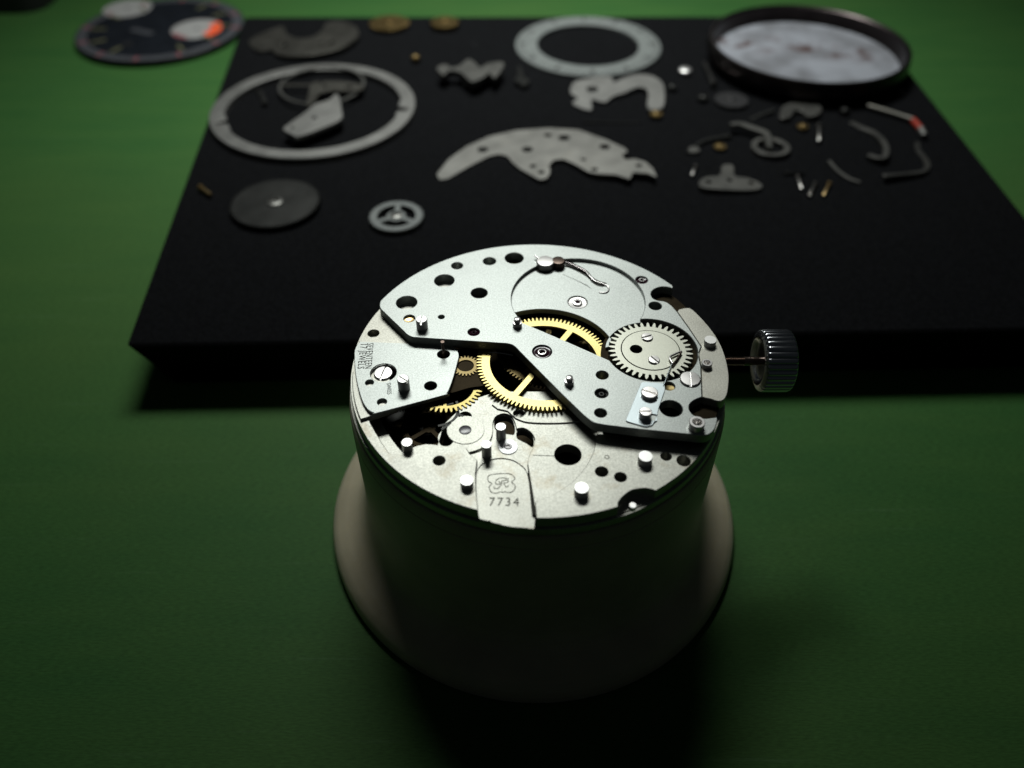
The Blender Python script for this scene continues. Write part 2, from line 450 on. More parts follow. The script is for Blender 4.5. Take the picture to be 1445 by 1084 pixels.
zA = Zm(480, 330, 4.817); zBm = Zm(690, 330, 4.817); zCm = Zm(840, 400, 4.817); zD = Zm(480, 460, 6.568)
zE = Zm(600, 540, 4.817); zFm = Zm(780, 530, 4.817); zG = Zm(560, 540, 9.03); zH = Zm(660, 640, 9.858)
RM_ = 15.55
O = (0, 0)

# --- main plate, base disc (deep floor) and the upper ring with its openings
base = part('main_plate', lathe([(13.7, ZM-1.95), (15.72, ZM-1.93), (15.75, ZM-1.2), (15.72, ZM-1.12), (15.5, ZM-1.1), (15.48, ZM-1.02), (13.7, ZM-1.02), (13.7, ZM-1.95)], 160, cap0=False, cap1=False), 'plate')
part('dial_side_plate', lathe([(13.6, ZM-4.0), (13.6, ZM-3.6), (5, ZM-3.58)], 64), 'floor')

def on_circle(p, r): k = r/math.hypot(*p); return (p[0]*k, p[1]*k)
g_l = on_circle(U(674, 722, ZM), RM_); g_r = on_circle(U(757, 722, ZM), RM_)
n_l = on_circle(U(871, 712.7, ZM), RM_); n_r = on_circle(U(925, 692, ZM), RM_)
outl = arcp(O, RM_, g_r, n_l, True, 16)
outl += smoothp(UU([(872, 710), (877.6, 702), (886, 695), (894, 691), (908.7, 689), (918, 690)], ZM), 4) + [n_r]
outl += arcp(O, RM_, n_r, g_l, True, 150)
# inner side, from the left edge of the tongue's groove round the opening
inner = UU([(671.5, 690), (671, 668), (673.5, 649), (662, 639.7), (658.6, 632.5), (645, 632), (631, 630.8), (612, 627), (600, 626.5), (588, 629), (572, 636), (558, 641), (549, 639.5), (537, 622), (523, 598), (516, 580)], ZM)
inner += arcp(O, 13.2, U(512, 560, ZM), U(900, 590, ZM), False, 80)
dc, dr = fitc([(841.9, 612.7), (839.8, 629.3), (828.4, 656), (807.6, 679), (776.5, 700)], ZM)
inner += arcp(dc, dr, U(842, 612, ZM), U(768, 703, ZM), False, 24) + UU([(759.5, 705.5), (755.8, 709), (755.5, 714)], ZM)
ring_out = outl + inner
mh = [((619.7, 650), 8.5), ((849, 665.6), 9), ((875.7, 673.3), 8.5), ((939.9, 644), 7.5), ((964.8, 650.4), 9.5)]
holes = [circ(U(*p, ZM), MM(*p, ZM, r), 28) for p, r in mh]
mp_ = part('upper_plate', plate_mesh(ring_out, holes, ZM, 1.05, .045), 'plate')
# floor that is a hair lower: round recess and the keyhole pocket in it
zf2 = ZM - .13
pocket = smoothp(UU([(661, 638.5), (676, 634), (689, 625), (695, 612), (695.6, 597), (699, 588.5), (706, 584.5), (714, 583.8), (722, 588), (727, 597), (728.5, 604.5)], zf2), 3)[:-1] + \
         smoothp(UU([(729, 605), (738, 603.8), (747, 608), (753.5, 616), (754.6, 624), (751, 634), (746.5, 644), (744.3, 655), (745.5, 662)], zf2), 3)
fl_out = arcp(dc, dr+.5, U(842, 606, ZM), U(765, 709, ZM), False, 24) + UU([(756, 722)], zf2) + pocket[::-1] + UU([(658.6, 634), (645, 633.5), (629, 632.5),
         (617, 629), (625, 600), (660, 566), (690, 556), (720, 566), (760, 575), (800, 577), (830, 585)], zf2)
fholes = [circ(U(801.4, 641.7, zf2), MM(801.4, 641.7, zf2, 19), 40), circ(U(656.3, 587.6, zf2), MM(656, 587, zf2, 9), 28),
          circ(U(732, 584.5, zf2), MM(732, 584, zf2, 8.0), 28)]
# dark cut beside the escape cock
fholes.append(smoothp(UU([(638, 606), (641, 612), (640, 622), (633, 629), (622, 627.5), (619, 615), (628, 606)], zf2), 4, True))
part('recess_floor', plate_mesh(fl_out, fholes, zf2, .9, .03), 'plate')
zp = ZM - .32
tarc = [(112, 285), (150, 205), (210, 140), (330, 85), (470, 65), (640, 97), (780, 195), (828, 275)]
part('pocket_floor', plate_mesh(UU([(655, 625), (690, 575), (760, 590), (765, 640), (752, 667)], zp) + UU(smoothp(zH(tarc), 4), zp)[::-1] + UU([(655, 640)], zp),
     [smoothp(UU([(698, 594), (705, 588), (714, 587), (722, 592), (726, 602), (725.5, 613), (718, 613), (708, 611), (699, 606)], zp), 3, True),
      smoothp(UU([(730, 609), (741, 607.5), (749, 612.5), (753, 621), (751.5, 631), (744, 626.5), (735, 622), (729.5, 618)], zp), 3, True)], zp, .5, .02), 'plate')
# the lower bevel beside the tongue
q0 = UU([(744.3, 653), (745.5, 655), (757, 724), (751, 724)], ZM)
part('groove_bevel', mesh([(*q0[0], ZM-.12), (*q0[1], ZM-.02), (*q0[2], ZM-.02), (*q0[3], ZM-.30), (*q0[0], ZM-.6), (*q0[1], ZM-.6), (*q0[2], ZM-.6), (*q0[3], ZM-.6)],
     [(0, 3, 2, 1), (4, 5, 6, 7), (0, 1, 5, 4), (1, 2, 6, 5), (2, 3, 7, 6), (3, 0, 4, 7)]), 'plate_back')
# tongue with the calibre number
zt = ZM - .40
tong = UU(smoothp(zH([(112, 285), (150, 205), (210, 140), (330, 85), (470, 65), (640, 97), (780, 195), (828, 275)]), 4), zt)
tong += UU(zH([(945, 850), (925, 1050), (845, 1046), (838, 1038), (700, 1030), (600, 1021), (470, 996), (455, 985), (340, 962), (305, 935), (280, 940), (160, 908), (140, 820), (115, 500)]), zt)
tongue = part('spring_tongue', plate_mesh(tong, (), zt, .5, .02), 'plate')

# --- small parts, shared meshes
def pin_mesh(r, h, tip=None, hollow=False):
    if tip: pr = [(r, 0), (r, h*.5), (r*.98, h*.54), (tip, h*.56), (tip, h*.97), (tip*.85, h)]
    elif hollow: return lathe([(r, 0), (r, h*.92), (r*.92, h), (r*.62, h), (r*.55, h*.9), (r*.5, .05)], 28)
    else: pr = [(r, 0), (r, h*.93), (r*.96, h)]
    return lathe(pr, 28)
def slotted(r, h, slot=.22, deep=.3, dome=.0, a=0.):
    """slotted screw head: two half discs on a common shank"""
    V, Fc = [], []
    hw = r*slot
    n = 14
    lathe_part = [(r, 0), (r, h-deep)]
    base_n = 28
    for rr, z in lathe_part:
        for i in range(base_n):
            t = 2*math.pi*i/base_n; V.append((rr*math.cos(t), rr*math.sin(t), z))
    for i in range(base_n):
        j = (i+1) % base_n; Fc.append((i, j, base_n+j, base_n+i))
    Fc.append(tuple(range(base_n))[::-1]); Fc.append(tuple(range(base_n, 2*base_n)))
    t0 = math.asin(slot)
    for s in (0, math.pi):
        L = [(r*math.cos(t0 + (math.pi-2*t0)*i/n + s), r*math.sin(t0 + (math.pi-2*t0)*i/n + s)) for i in range(n+1)]
        c = (0, hw*(1 if s == 0 else -1)); k = len(V); mcount = len(L)
        V += [(x, y, h-deep-.001) for x, y in L]
        V += [(x, y, h-.06*r-dome*.6) for x, y in L]
        I = [(x*.9, y*.9 if abs(y) > hw*1.2 else y) for x, y in L]
        V += [(x, y, h - dome*.25) for x, y in I]
        V.append((c[0], c[1], h)); ci = len(V)-1
        for i in range(mcount-1):
            Fc.append((k+i, k+i+1, k+mcount+i+1, k+mcount+i)); Fc.append((k+mcount+i, k+mcount+i+1, k+2*mcount+i+1, k+2*mcount+i))
            Fc.append((k+2*mcount+i, k+2*mcount+i+1, ci))
        Fc.append((k+mcount-1, k, k+mcount, k+2*mcount, ci, k+3*mcount-1, k+2*mcount-1))
    ca, sa = math.cos(a), math.sin(a)
    V = [(x*ca-y*sa, x*sa+y*ca, z) for x, y, z in V]
    return mesh(V, Fc, 30)
def pinat(name, px, py, z, r_px, h, parent, mat='white_end', tip=None, hollow=False):
    r = MM(px, py, z, r_px)
    return inst(name, pin_mesh(r, h, MM(px, py, z, tip) if tip else None, hollow), mat, (*U(px, py, z), z-.01), parent)
for px, py, r, h in ((659, 685, 9.2, .62), (820, 697, 10.2, .75), (909.5, 652, 10.2, .70), (575.5, 633, 7.6, .75)):
    pinat('pin', px, py, ZM, r, h, mp_)
for px, py, r, h in ((707, 617, 7, 1.25), (686.8, 642, 7, 1.25)):
    pinat('pin', px, py, zp, r, h, mp_)
pinat('pin', 892, 718, ZM-.6, 5, .45, mp_)
def jewel(px, py, z, r_px, parent, ring=True, mat='jewel', name='jewel'):
    r = MM(px, py, z, r_px); p = U(px, py, z)
    j = inst(name, lathe([(r*.98, -.3), (r*.98, -.10), (r*.75, -.14), (r*.45, -.05), (r*.42, -.03), (r*.24, -.03), (r*.2, -.2)], 32, cap0=False), mat, (*p, z), parent)
    if ring:
        inst('setting', lathe([(r*.5, -.06), (r*.5, .0), (r*.46, .02), (r*.36, .02), (r*.32, -.03)], 32, cap0=False, cap1=False), 'polish', (0, 0, 0), j)
    return j
# white washer with its jewel
pw = U(717, 631, zp)
wsh = inst('washer', lathe([(.74, 0), (.74, .06), (.72, .075), (.26, .075), (.24, .0)], 40, cap0=False, cap1=False), 'washer', (*pw, zp-.002), mp_)
inst('jewel', lathe([(.3, 0), (.3, .10), (.26, .13), (.15, .13), (.12, .05)], 24), 'jewel', (0, 0, 0), wsh)
# escape cock disc with clouded jewel, on the recess floor
p = U(657, 607, zf2)
ed = part('jewel_disc', plate_mesh(circ(p, MM(657, 607, zf2, 26.5), 56), [circ(U(656.5, 607.5, zf2), MM(657, 607, zf2, 8.6), 28)], zf2+.05, .3, .02), 'plate')
inst('jewel', lathe([(MM(657, 607, zf2, 8.5), -.2), (MM(657, 607, zf2, 8.5), .0), (.3, .03)], 28), 'jewel_grey', (*U(656.5, 607.5, zf2), zf2), ed)
# thin engraved line and hair marks on the plates
def line(pts, z, wd, parent, mat='engr', name='engraving'):
    return part(name, plate_mesh(ribbon_outline(UU(pts, z), wd), (), z+.012, .03, .002), mat, parent)
line([(752, 642.6), (765, 643), (782, 643.5)], zf2, .05, mp_)
part('stamp', plate_mesh(circ(U(856.4, 645, ZM), .19, 20), [circ(U(856.4, 645, ZM), .14, 20)], ZM+.012, .03, .002), 'engr', mp_)

# --- lettering
def text_mesh(s, width, wdir, centre, z, thick=.012, squash=1.0, spacing=1.0):
    cu = bpy.data.curves.new('t', 'FONT'); cu.body = s; cu.size = 1; cu.align_x = 'CENTER'; cu.align_y = 'CENTER'; cu.space_character = spacing
    cu.resolution_u = 3
    ob = bpy.data.objects.new('t', cu); col.objects.link(ob)
    dg = bpy.context.evaluated_depsgraph_get()
    me = bpy.data.meshes.new_from_object(ob.evaluated_get(dg)); bpy.data.objects.remove(ob)
    co = [v.co.copy() for v in me.vertices]
    x0, x1 = min(c.x for c in co), max(c.x for c in co); y0, y1 = min(c.y for c in co), max(c.y for c in co)
    k = width/(x1-x0); d = Vector(wdir).normalized(); u = Vector((-d.y, d.x))
    for v, c in zip(me.vertices, co):
        a = (c.x-(x0+x1)/2)*k; b_ = (c.y-(y0+y1)/2)*k*squash
        q = Vector(centre) + d*a + u*b_
        v.co = (q.x*S, q.y*S, (z+thick)*S)
    me.update()
    return me
def text_between(name, s, p0, p1, z, parent, mat, squash, spacing=1.0):
    a, b_ = Vector(U(*p0, z)), Vector(U(*p1, z))
    return part(name, text_mesh(s, (b_-a).length, (b_-a), (a+b_)/2, z, .012, squash, spacing), mat, parent)
text_between('calibre_number', '7734', (690.5, 708), (732.5, 708.5), zt, tongue, 'engr', 1.15, 1.25)
em = [[(275, 350), (300, 305), (400, 286), (500, 280), (590, 286), (640, 320), (655, 355), (612, 400), (655, 440), (656, 490), (620, 532), (560, 545), (510, 533), (485, 545), (460, 533), (400, 553), (340, 545), (310, 510), (300, 462), (335, 420), (290, 390), (276, 352)],
      [(575, 358), (500, 340), (430, 350), (388, 388), (395, 424), (438, 430), (452, 402), (425, 390)],
      [(478, 365), (470, 420), (440, 470), (405, 492), (370, 482), (362, 460)],
      [(490, 385), (540, 368), (566, 385), (540, 408), (500, 415), (525, 455), (548, 468), (568, 442)]]
for k, e in enumerate(em):
    wdt = [.045]*3 + [.07]*999
    pts = smoothp(UU(zH(e), zt), 4)
    part('emblem', plate_mesh(ribbon_outline(pts, [.05 + .03*math.sin(i*.5)**2 for i in range(len(pts))]), (), zt+.012, .03, .002), 'engr', tongue)

# --- wheels seen through the openings
zW = ZM + .42
wc = U(767.5, 510, zW)
rw = abs(U(861.5, 506, zW)[0] - U(671.5, 506, zW)[0]) / 2
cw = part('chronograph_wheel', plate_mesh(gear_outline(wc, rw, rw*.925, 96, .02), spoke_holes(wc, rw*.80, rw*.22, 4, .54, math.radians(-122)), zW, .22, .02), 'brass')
part('staff', lathe([(.35, -2.0), (.35, .3), (.2, .35), (.2, .8)], 16), 'polish', cw).location = Vector((*wc, zW)) * S
zW2 = ZM - .55
c2 = U(775, 494, zW2)
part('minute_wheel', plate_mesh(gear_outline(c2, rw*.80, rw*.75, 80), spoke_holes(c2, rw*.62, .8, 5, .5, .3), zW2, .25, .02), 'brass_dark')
zg = ZM - .02
c3 = U(630, 544, zg); r3 = MM(630, 544, zg, 52)
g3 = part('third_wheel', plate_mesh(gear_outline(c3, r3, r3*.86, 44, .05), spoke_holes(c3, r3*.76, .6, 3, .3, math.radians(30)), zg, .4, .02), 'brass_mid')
zg2 = ZM + .3
part('added_shade_plate', plate_mesh(rounded(UU([(636, 494), (668, 492), (690, 500), (692, 530), (684, 545), (664, 547), (634, 556)], zg2-.1), .4), (), zg2-.1, .5, .04), 'floor')  # dark plate added to shade the gap and hide the lit wheel
c4 = U(657, 516, zg2); r4 = MM(657, 516, zg2, 21)
part('escape_pinion', plate_mesh(gear_outline(c4, r4, r4*.80, 24, .1), [circ(c4, r4*.55, 32)], zg2, .25, .02), 'brass_dark')
for (pts, wd, zz) in (([(644, 566), (646.5, 574), (645, 584), (640, 592), (630, 598), (618, 601)], .22, ZM-.06),
                      ([(640, 569), (628, 572), (612, 576)], .16, ZM-.06), ([(646, 580), (648.5, 585), (654, 587)], .2, ZM-.06),
                      ([(623, 606), (629, 602), (636, 596)], .22, ZM-.06)):
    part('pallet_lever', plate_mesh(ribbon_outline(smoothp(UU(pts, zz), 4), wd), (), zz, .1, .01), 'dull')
part('lever_spring', tube([(*U(689, 497.5, zW+.1), zW+.1), (*U(706, 498.5, zW+.1), zW+.12), (*U(724, 501.5, zW+.1), zW+.1)], .045), 'polish')
zq = ZM - 1.3
c6 = U(606, 604, zq); r6 = MM(606, 604, zq, 40)
part('fourth_wheel', plate_mesh(gear_outline(c6, r6, r6*.9, 60), spoke_holes(c6, r6*.75, .5, 4, .4, .7), zq, .2, .02), 'floor')
zq = ZM - 2.2
c7 = U(572, 610, zq); r7 = MM(572, 610, zq, 44)
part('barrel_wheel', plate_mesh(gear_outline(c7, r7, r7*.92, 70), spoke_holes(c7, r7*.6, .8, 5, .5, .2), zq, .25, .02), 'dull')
# the ledge under the chronograph wheel
part('wheel_seat', plate_mesh(UU([(694, 571), (700, 566), (706, 560), (716, 552), (850, 552), (850, 585)], ZM) + smoothp(UU([(838, 590), (815, 595), (790, 597), (760, 597), (740, 595), (727, 590)], ZM), 3) + UU([(716, 580), (702, 577)], ZM),
     [circ(U(732, 583.5, ZM), .42, 24)], ZM-.01, .2, .05), 'plate')

# --- back-left plate segment and the balance cock
zL = ZC - .06
bl = arcp(O, RM_-.05, U(541, 437, zL), U(507, 487, zL), True, 14) + UU([(510, 500), (600, 500), (640, 480), (600, 440)], zL)
seg = part('barrel_bridge', plate_mesh(bl, [circ(U(527, 470.5, zL), MM(527, 470, zL, 8), 28)], zL, .9, .04), 'plate_back')
ck = UU([(499.8, 499), (502.3, 489), (507, 483), (512, 482), (571.4, 484.4), (627, 486.8)], ZC)
ck += UU([(637, 488.3), (644.5, 493), (647.8, 501), (646.5, 509), (639.9, 533), (633.8, 549.8), (630.5, 555), (626, 558), (533.3, 582.6), (527.5, 582.5), (521.5, 580), (516.5, 575), (510.8, 565), (505.5, 548), (501.3, 525.5)], ZC)
ckh = [((541, 526), 18.3), ((521.4, 540), 5.8), ((539, 567.3), 6.7), ((607.6, 544.5), 8.7), ((625.9, 500), 8.7)]
cock = part('balance_cock', plate_mesh(smoothp(ck, 3, True), [circ(U(*p, ZC), MM(*p, ZC, r), 32) for p, r in ckh], ZC, .36, .045), 'bridge')
# foot of the cock, stepped at the rim, down to the main plate
ft = arcp(O, 15.35, U(501, 520, ZC), U(520, 584, ZC), True, 12)
ft = [(x*1, y*1) for x, y in ft]
ftin = [(x*.80, y*.80) for x, y in ft][::-1]
part('cock_foot', plate_mesh(ft + ftin, (), ZC-.33, .55, .05), 'plate')
pr = U(541, 527.5, ZC-.3)
inst('screw', slotted(MM(541, 527, ZC, 13.5), .45, .10, .16, .10, math.radians(78)), 'polish', (*pr, ZC-.58), cock)
inst('slotted_post', slotted(MM(570, 545, ZC, 8.3), 1.15, .16, .3, .0, math.radians(-40)), 'white_end', (*U(570.5, 548.5, ZC), ZC-.01), cock)
inst('wire_pin', lathe([(.13, -.6), (.13, 1.3), (.16, 1.4), (.16, 1.5)], 12), 'stem', (*U(625.9, 501, ZC), ZC), cock)
text_between('jewel_lettering', 'SEVENTEEN', (522.6, 484.5), (519.6, 520), ZC, cock, 'dark', 1.5, 1.15)
text_between('jewel_lettering', '17 JEWELS', (512.0, 486), (507.6, 520.5), ZC, cock, 'dark', 1.35, 1.15)
text_between('origin_lettering', 'SWISS', (548.6, 540.5), (549.6, 556.5), ZC, cock, 'dark', 1.0)

# --- chronograph bridge
C1, r1 = fitc([(722, 417), (731, 395), (760, 374), (814.6, 365.5), (860, 374), (890, 390), (905, 408), (909.6, 424), (904, 449)], ZB)
C2 = U(919, 492.5, ZB); r2 = MM(919, 492, ZB, 65)
br = [U(535.5, 430, ZB)] + arcp(O, 15.4, U(537, 425, ZB), U(947, 404.5, ZB), False, 90)
br += smoothp(UU([(949.5, 407), (942, 405), (933, 404.7), (923, 408), (918.6, 414), (921, 420.5), (928, 424), (936, 425), (941.7, 427)], ZB), 4)
br += UU([(948, 431.5), (955, 439.4), (972, 463), (989.5, 489.3), (985.5, 499.7), (989, 518), (990.5, 560)], ZB)
br += smoothp(UU([(988, 561), (980, 564.5), (973.5, 570), (972.3, 577), (976.5, 584), (984, 588.5), (994, 590.5), (1002, 590)], ZB), 3)
br += smoothp(UU([(1012, 588.6), (1012, 594), (1010, 602), (1006.5, 608), (1000, 613), (992, 614.4), (983, 613.8)], ZB), 3)
br += smoothp(UU([(902, 605.7), (860, 600.5), (842, 597.6), (833, 593.5), (821, 583.5)], ZB), 3)
br += smoothp(UU([(792, 555.5), (761.8, 525), (735, 497.8), (728, 490.5), (722, 486.3), (714, 484.6)], ZB), 3)
br += smoothp(UU([(640, 479.8), (592, 476.6), (582, 475.6), (575, 472.5), (569, 466.8)], ZB), 3)
br += UU([(537.5, 436.5), (535.8, 433)], ZB)
bh = [((573.8, 427), 14.6), ((627, 396), 14), ((645, 375), 8), ((690.7, 368.6), 9), ((725.6, 364.3), 13), ((676.2, 413.5), 11.6), ((577.6, 449.4), 7.8), ((622.8, 447.3), 4.4),
      ((668.5, 468.5), 8.2), ((765, 496), 13.6), ((905.5, 395), 8.5), ((924.6, 431.7), 9), ((849.9, 529.3), 8.6), ((848.8, 555), 9.3), ((847.5, 582.7), 8.6), ((943.8, 544.7), 8.5),
      ((947, 576.5), 16)]
bholes = [circ(U(*p, ZB), MM(*p, ZB, r), 36) for p, r in bh]
# opening: round recess + crescent over the wheel + seat of the steel wheel
P1, P2 = U(729.4, 440, ZB), U(904, 450, ZB)
op = arcp(C1, r1, P1, P2, False, 60)
op += arcp(C2, r2, U(906, 450, ZB), U(863, 511, ZB), False, 48)
op += UU([(860, 508.5), (800, 482), (736.7, 455)], ZB)
bridge = part('chronograph_bridge', plate_mesh(op and br, bholes + [op], ZB, .85, .05), 'bridge')
zR = ZB - .34
Wc = (wc[0], wc[1]); rwo = rw + .42
fl = arcp(C1, r1+.25, U(727, 437, ZB), U(908, 452, ZB), False, 60)
fl += arcp(C2, r2-.1, U(904, 450, ZB), U(861, 486, ZB), True, 20)
a1 = U(858, 488, zR); a2 = U(731, 441, zR)
fl += arcp(Wc, rwo, a1, a2, True, 40)
jh = circ(U(815, 426.5, zR), MM(815, 426, zR, 14), 36)
slot = UU(smoothp([(770, 381), (800, 388), (835, 402), (852, 409), (857, 404), (851, 399), (838, 395), (826, 384), (800, 374), (784, 370)], 4, True), zR)
hole_b = circ(U(769, 377, zR), MM(769, 377, zR, 14), 28)
rf = part('recess_plate', plate_mesh(fl, [jh], zR, .5, .04), 'bridge', bridge)
# deep seat below the steel wheel
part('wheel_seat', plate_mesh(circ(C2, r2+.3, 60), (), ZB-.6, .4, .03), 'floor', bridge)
# steel intermediate wheel
zS = ZB - .07
c5 = U(918, 494, zS); r5 = MM(918, 494, zS, 59.5)
sw = part('steel_wheel', plate_mesh(gear_outline(c5, r5, r5*.845, 38, .03, .20, .34), [circ(c5, r5*.70, 64)], zS, .34, .02), 'steel')
sd = part('wheel_cover', plate_mesh(circ(c5, r5*.685, 64), [circ(U(897.6, 493, zS), MM(897, 493, zS, 8.6), 28)], zS+.03, .3, .025), 'steel', sw)
inst('screw', slotted(MM(913, 476, zS, 8.2), .16, .2, .1, .04, math.radians(20)), 'polish', (*U(913, 477, zS), zS+.02), sw)
inst('screw', slotted(MM(922, 508, zS, 8.2), .16, .2, .1, .04, math.radians(-55)), 'polish', (*U(922.5, 509, zS), zS+.02), sw)
# centre jewel of the round recess, with its key plate
jp = U(815, 426.5, zR); jr = MM(815, 426, zR, 14)
jb = inst('jewel_setting', lathe([(jr, -.3), (jr, -.06), (jr*.95, -.03), (jr*.9, -.10), (jr*.5, -.12), (jr*.48, .02), (jr*.42, .04), (jr*.26, .04), (jr*.22, -.1)], 40), 'polish', (*jp, zR), rf)
inst('jewel', lathe([(jr*.25, -.1), (jr*.25, .0)], 20), 'jewel', (0, 0, 0), jb)
# wire spring with its two dark studs at the rim
for q, (px, py, r) in enumerate(((769.5, 364, 12.8), (787.5, 363, 9.5))):
    st = inst('spring_stud', lathe([(MM(px, py, ZB, r), 0), (MM(px, py, ZB, r), .55), (MM(px, py, ZB, r)*.9, .62), (MM(px, py, ZB, r)*.5, .64)], 32), ('polish', 'stem')[q], (*U(px, py+8, ZB), ZB-.3), bridge)
def wire(name, pts, z, r, parent, mat):
    z = z if isinstance(z, (list, tuple)) else [z]*len(pts)
    P3 = [(*U(a, b_, zz), zz) for (a, b_), zz in zip(pts, z)]
    return part(name, tube(smoothp(P3, 5), r), mat, parent)
wire('hook_spring', [(754.5, 361), (762, 366.5), (768, 371.5), (774, 376.5)], [ZB+.30, ZB+.22, ZB+.1, ZB-.05], .085, bridge, 'polish')
wire('hook_spring', [(773, 372), (777, 369.5), (783, 368), (791, 369)], [ZB-.02, ZB+.02, ZB+.05, ZB+.08], .075, bridge, 'polish')
wire('hook_spring', [(791, 369), (800, 371), (812, 376), (827, 384)], [ZB+.02, ZB-.05, ZB-.12, zR+.14], .11, bridge, 'spring_steel')
wire('hook_spring', [(827, 384), (833, 391), (840, 397), (849.5, 400.5), (857, 403.5), (859, 408.5), (855, 413), (845, 412.5)], [zR+.14, zR+.14, zR+.12, zR+.1, zR+.08, zR+.06, zR+.05, zR+.03], .075, bridge, 'polish')
part('engraving', plate_mesh(ribbon_outline(UU([(794, 387), (812, 395), (828, 403), (835, 408)], zR), [.02, .05, .09, .02]), (), zR+.012, .03, .002), 'dark', bridge)
part('spring_slot', plate_mesh(circ(U(767, 379, zR), MM(767, 379, zR, 12.5), 30), (), zR+.015, .03, .002), 'dark', bridge)
part('spring_slot', plate_mesh(UU(smoothp([(796, 367), (812, 373), (828, 382), (836, 391), (846, 397), (856, 400), (851, 405), (838, 401), (828, 391), (812, 382), (798, 375)], 3, True), zR), (), zR+.017, .03, .002), 'dark', bridge)
# jewels set in the bridge
jewel(765, 496.5, ZB-.05, 13.4, bridge)
jewel(668.5, 468.5, ZB-.05, 8, bridge, False)
jewel(905.5, 395, ZB-.05, 8.2, bridge, True)
jewel(848.8, 555.5, ZB-.12, 9, bridge, False, 'dull', 'bushing')
for px, py, r in ((577.6, 449.4, 7.8), (943.8, 544.7, 8.5)):
    inst('brass_bushing', lathe([(MM(px, py, ZB, r)*.99, -.4), (MM(px, py, ZB, r)*.99, -.22), (.12, -.3)], 24), 'gold_bit' if px < 700 else 'brass_dark', (*U(px, py, ZB), ZB), bridge)
# posts and pins on the bridge
inst('slotted_post', slotted(MM(596, 452, ZB, 8), 1.0, .16, .28, 0, math.radians(86)), 'white_end', (*U(596, 462.5, ZB), ZB-.01), bridge)
pinat('pin', 730, 460, ZB, 6.6, .85, bridge, 'polish', tip=4.5)
pinat('pin', 803, 541.5, ZB, 6.8, .75, bridge, 'polish', tip=4.8)
pinat('tube_post', 982, 603, ZB, 11.3, .62, bridge, 'polish', hollow=True)
pb = U(973.5, 536, ZB)
inst('screw', slotted(MM(973, 535, ZB, 15), .28, .09, .12, .06, math.radians(84)), 'polish', (*pb, ZB-.10), bridge)
# sheet spring with two screws and its thin arm to the steel wheel
shz = ZB + .10
sh = UU(rounded([(905.4, 538.7), (937.6, 541), (938.6, 549.5), (929, 577), (927.5, 588), (921, 600), (911.6, 602.4), (882.6, 594)], 3, 3), shz)
shp = part('sheet_spring', plate_mesh(sh, [UU(rounded([(917, 584), (927, 585), (927, 594), (917, 593)], 1.5, 2), shz)], shz, .10, .02), 'blue_steel', bridge)
inst('screw', slotted(MM(916, 555, shz, 12), .36, .13, .18, .03, math.radians(-24)), 'polish', (*U(916, 557.5, shz), shz-.01), shp)
inst('screw', slotted(MM(910, 585, shz, 9), .62, .13, .2, .03, math.radians(0)), 'polish', (*U(910, 588, shz), shz-.01), shp)
arm = [(*U(936, 545, shz), shz), (*U(940, 535, shz), shz+.02), (*U(945, 521, shz), shz+.03), (*U(949, 512, shz), shz+.04)]
part('spring_arm', tube(smoothp(arm, 3), .045), 'blue_steel', shp)
wire('spring_tip', [(949, 513), (945, 504.5), (953, 499.5), (962, 496)], shz+.04, .09, shp, 'polish')
wire('spring_tip', [(949, 515), (956, 506), (961.5, 497)], shz+.04, .08, shp, 'stem')

# --- outer plate by the winding stem
zO = ZB - .10
ot = smoothp(UU([(958, 436.5), (968, 434.5), (975, 435.5), (985, 444), (998, 458), (1010, 474), (1019, 491), (1025, 509), (1028.5, 529), (1028, 545), (1025.5, 558), (1020, 565), (1012, 566), (1003, 563), (995, 561.5)], zO), 3)
ot += UU([(990.8, 560), (989.3, 518), (985.8, 499.7), (989.8, 489.2), (972.3, 463), (955.5, 439.6)], zO)
op_ = part('setting_lever_plate', plate_mesh(ot, (), zO, .9, .05), 'plate_back')
pinat('pin', 1001, 486, zO, 8.6, .55, op_, 'white_end')
pinat('tube_post', 996.5, 517, zO, 7.6, .45, op_, 'polish', hollow=True)
# block under the bridge edge at the right so that the bridge stands on the main plate
sup = arcp(O, 15.2, U(1005, 610, ZB), U(700, 350, ZB), True, 60)
sup += [(x*.86, y*.86) for x, y in sup][::-1]
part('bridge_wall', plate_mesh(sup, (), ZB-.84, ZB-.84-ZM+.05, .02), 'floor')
sup = arcp(O, 15.2, U(800, 352, ZB), U(545, 430, ZB), True, 30)
sup += [(x*.80, y*.80) for x, y in sup][::-1]
part('bridge_wall', plate_mesh(sup, (), ZB-.845, ZB-.845-ZM+.06, .02), 'plate')

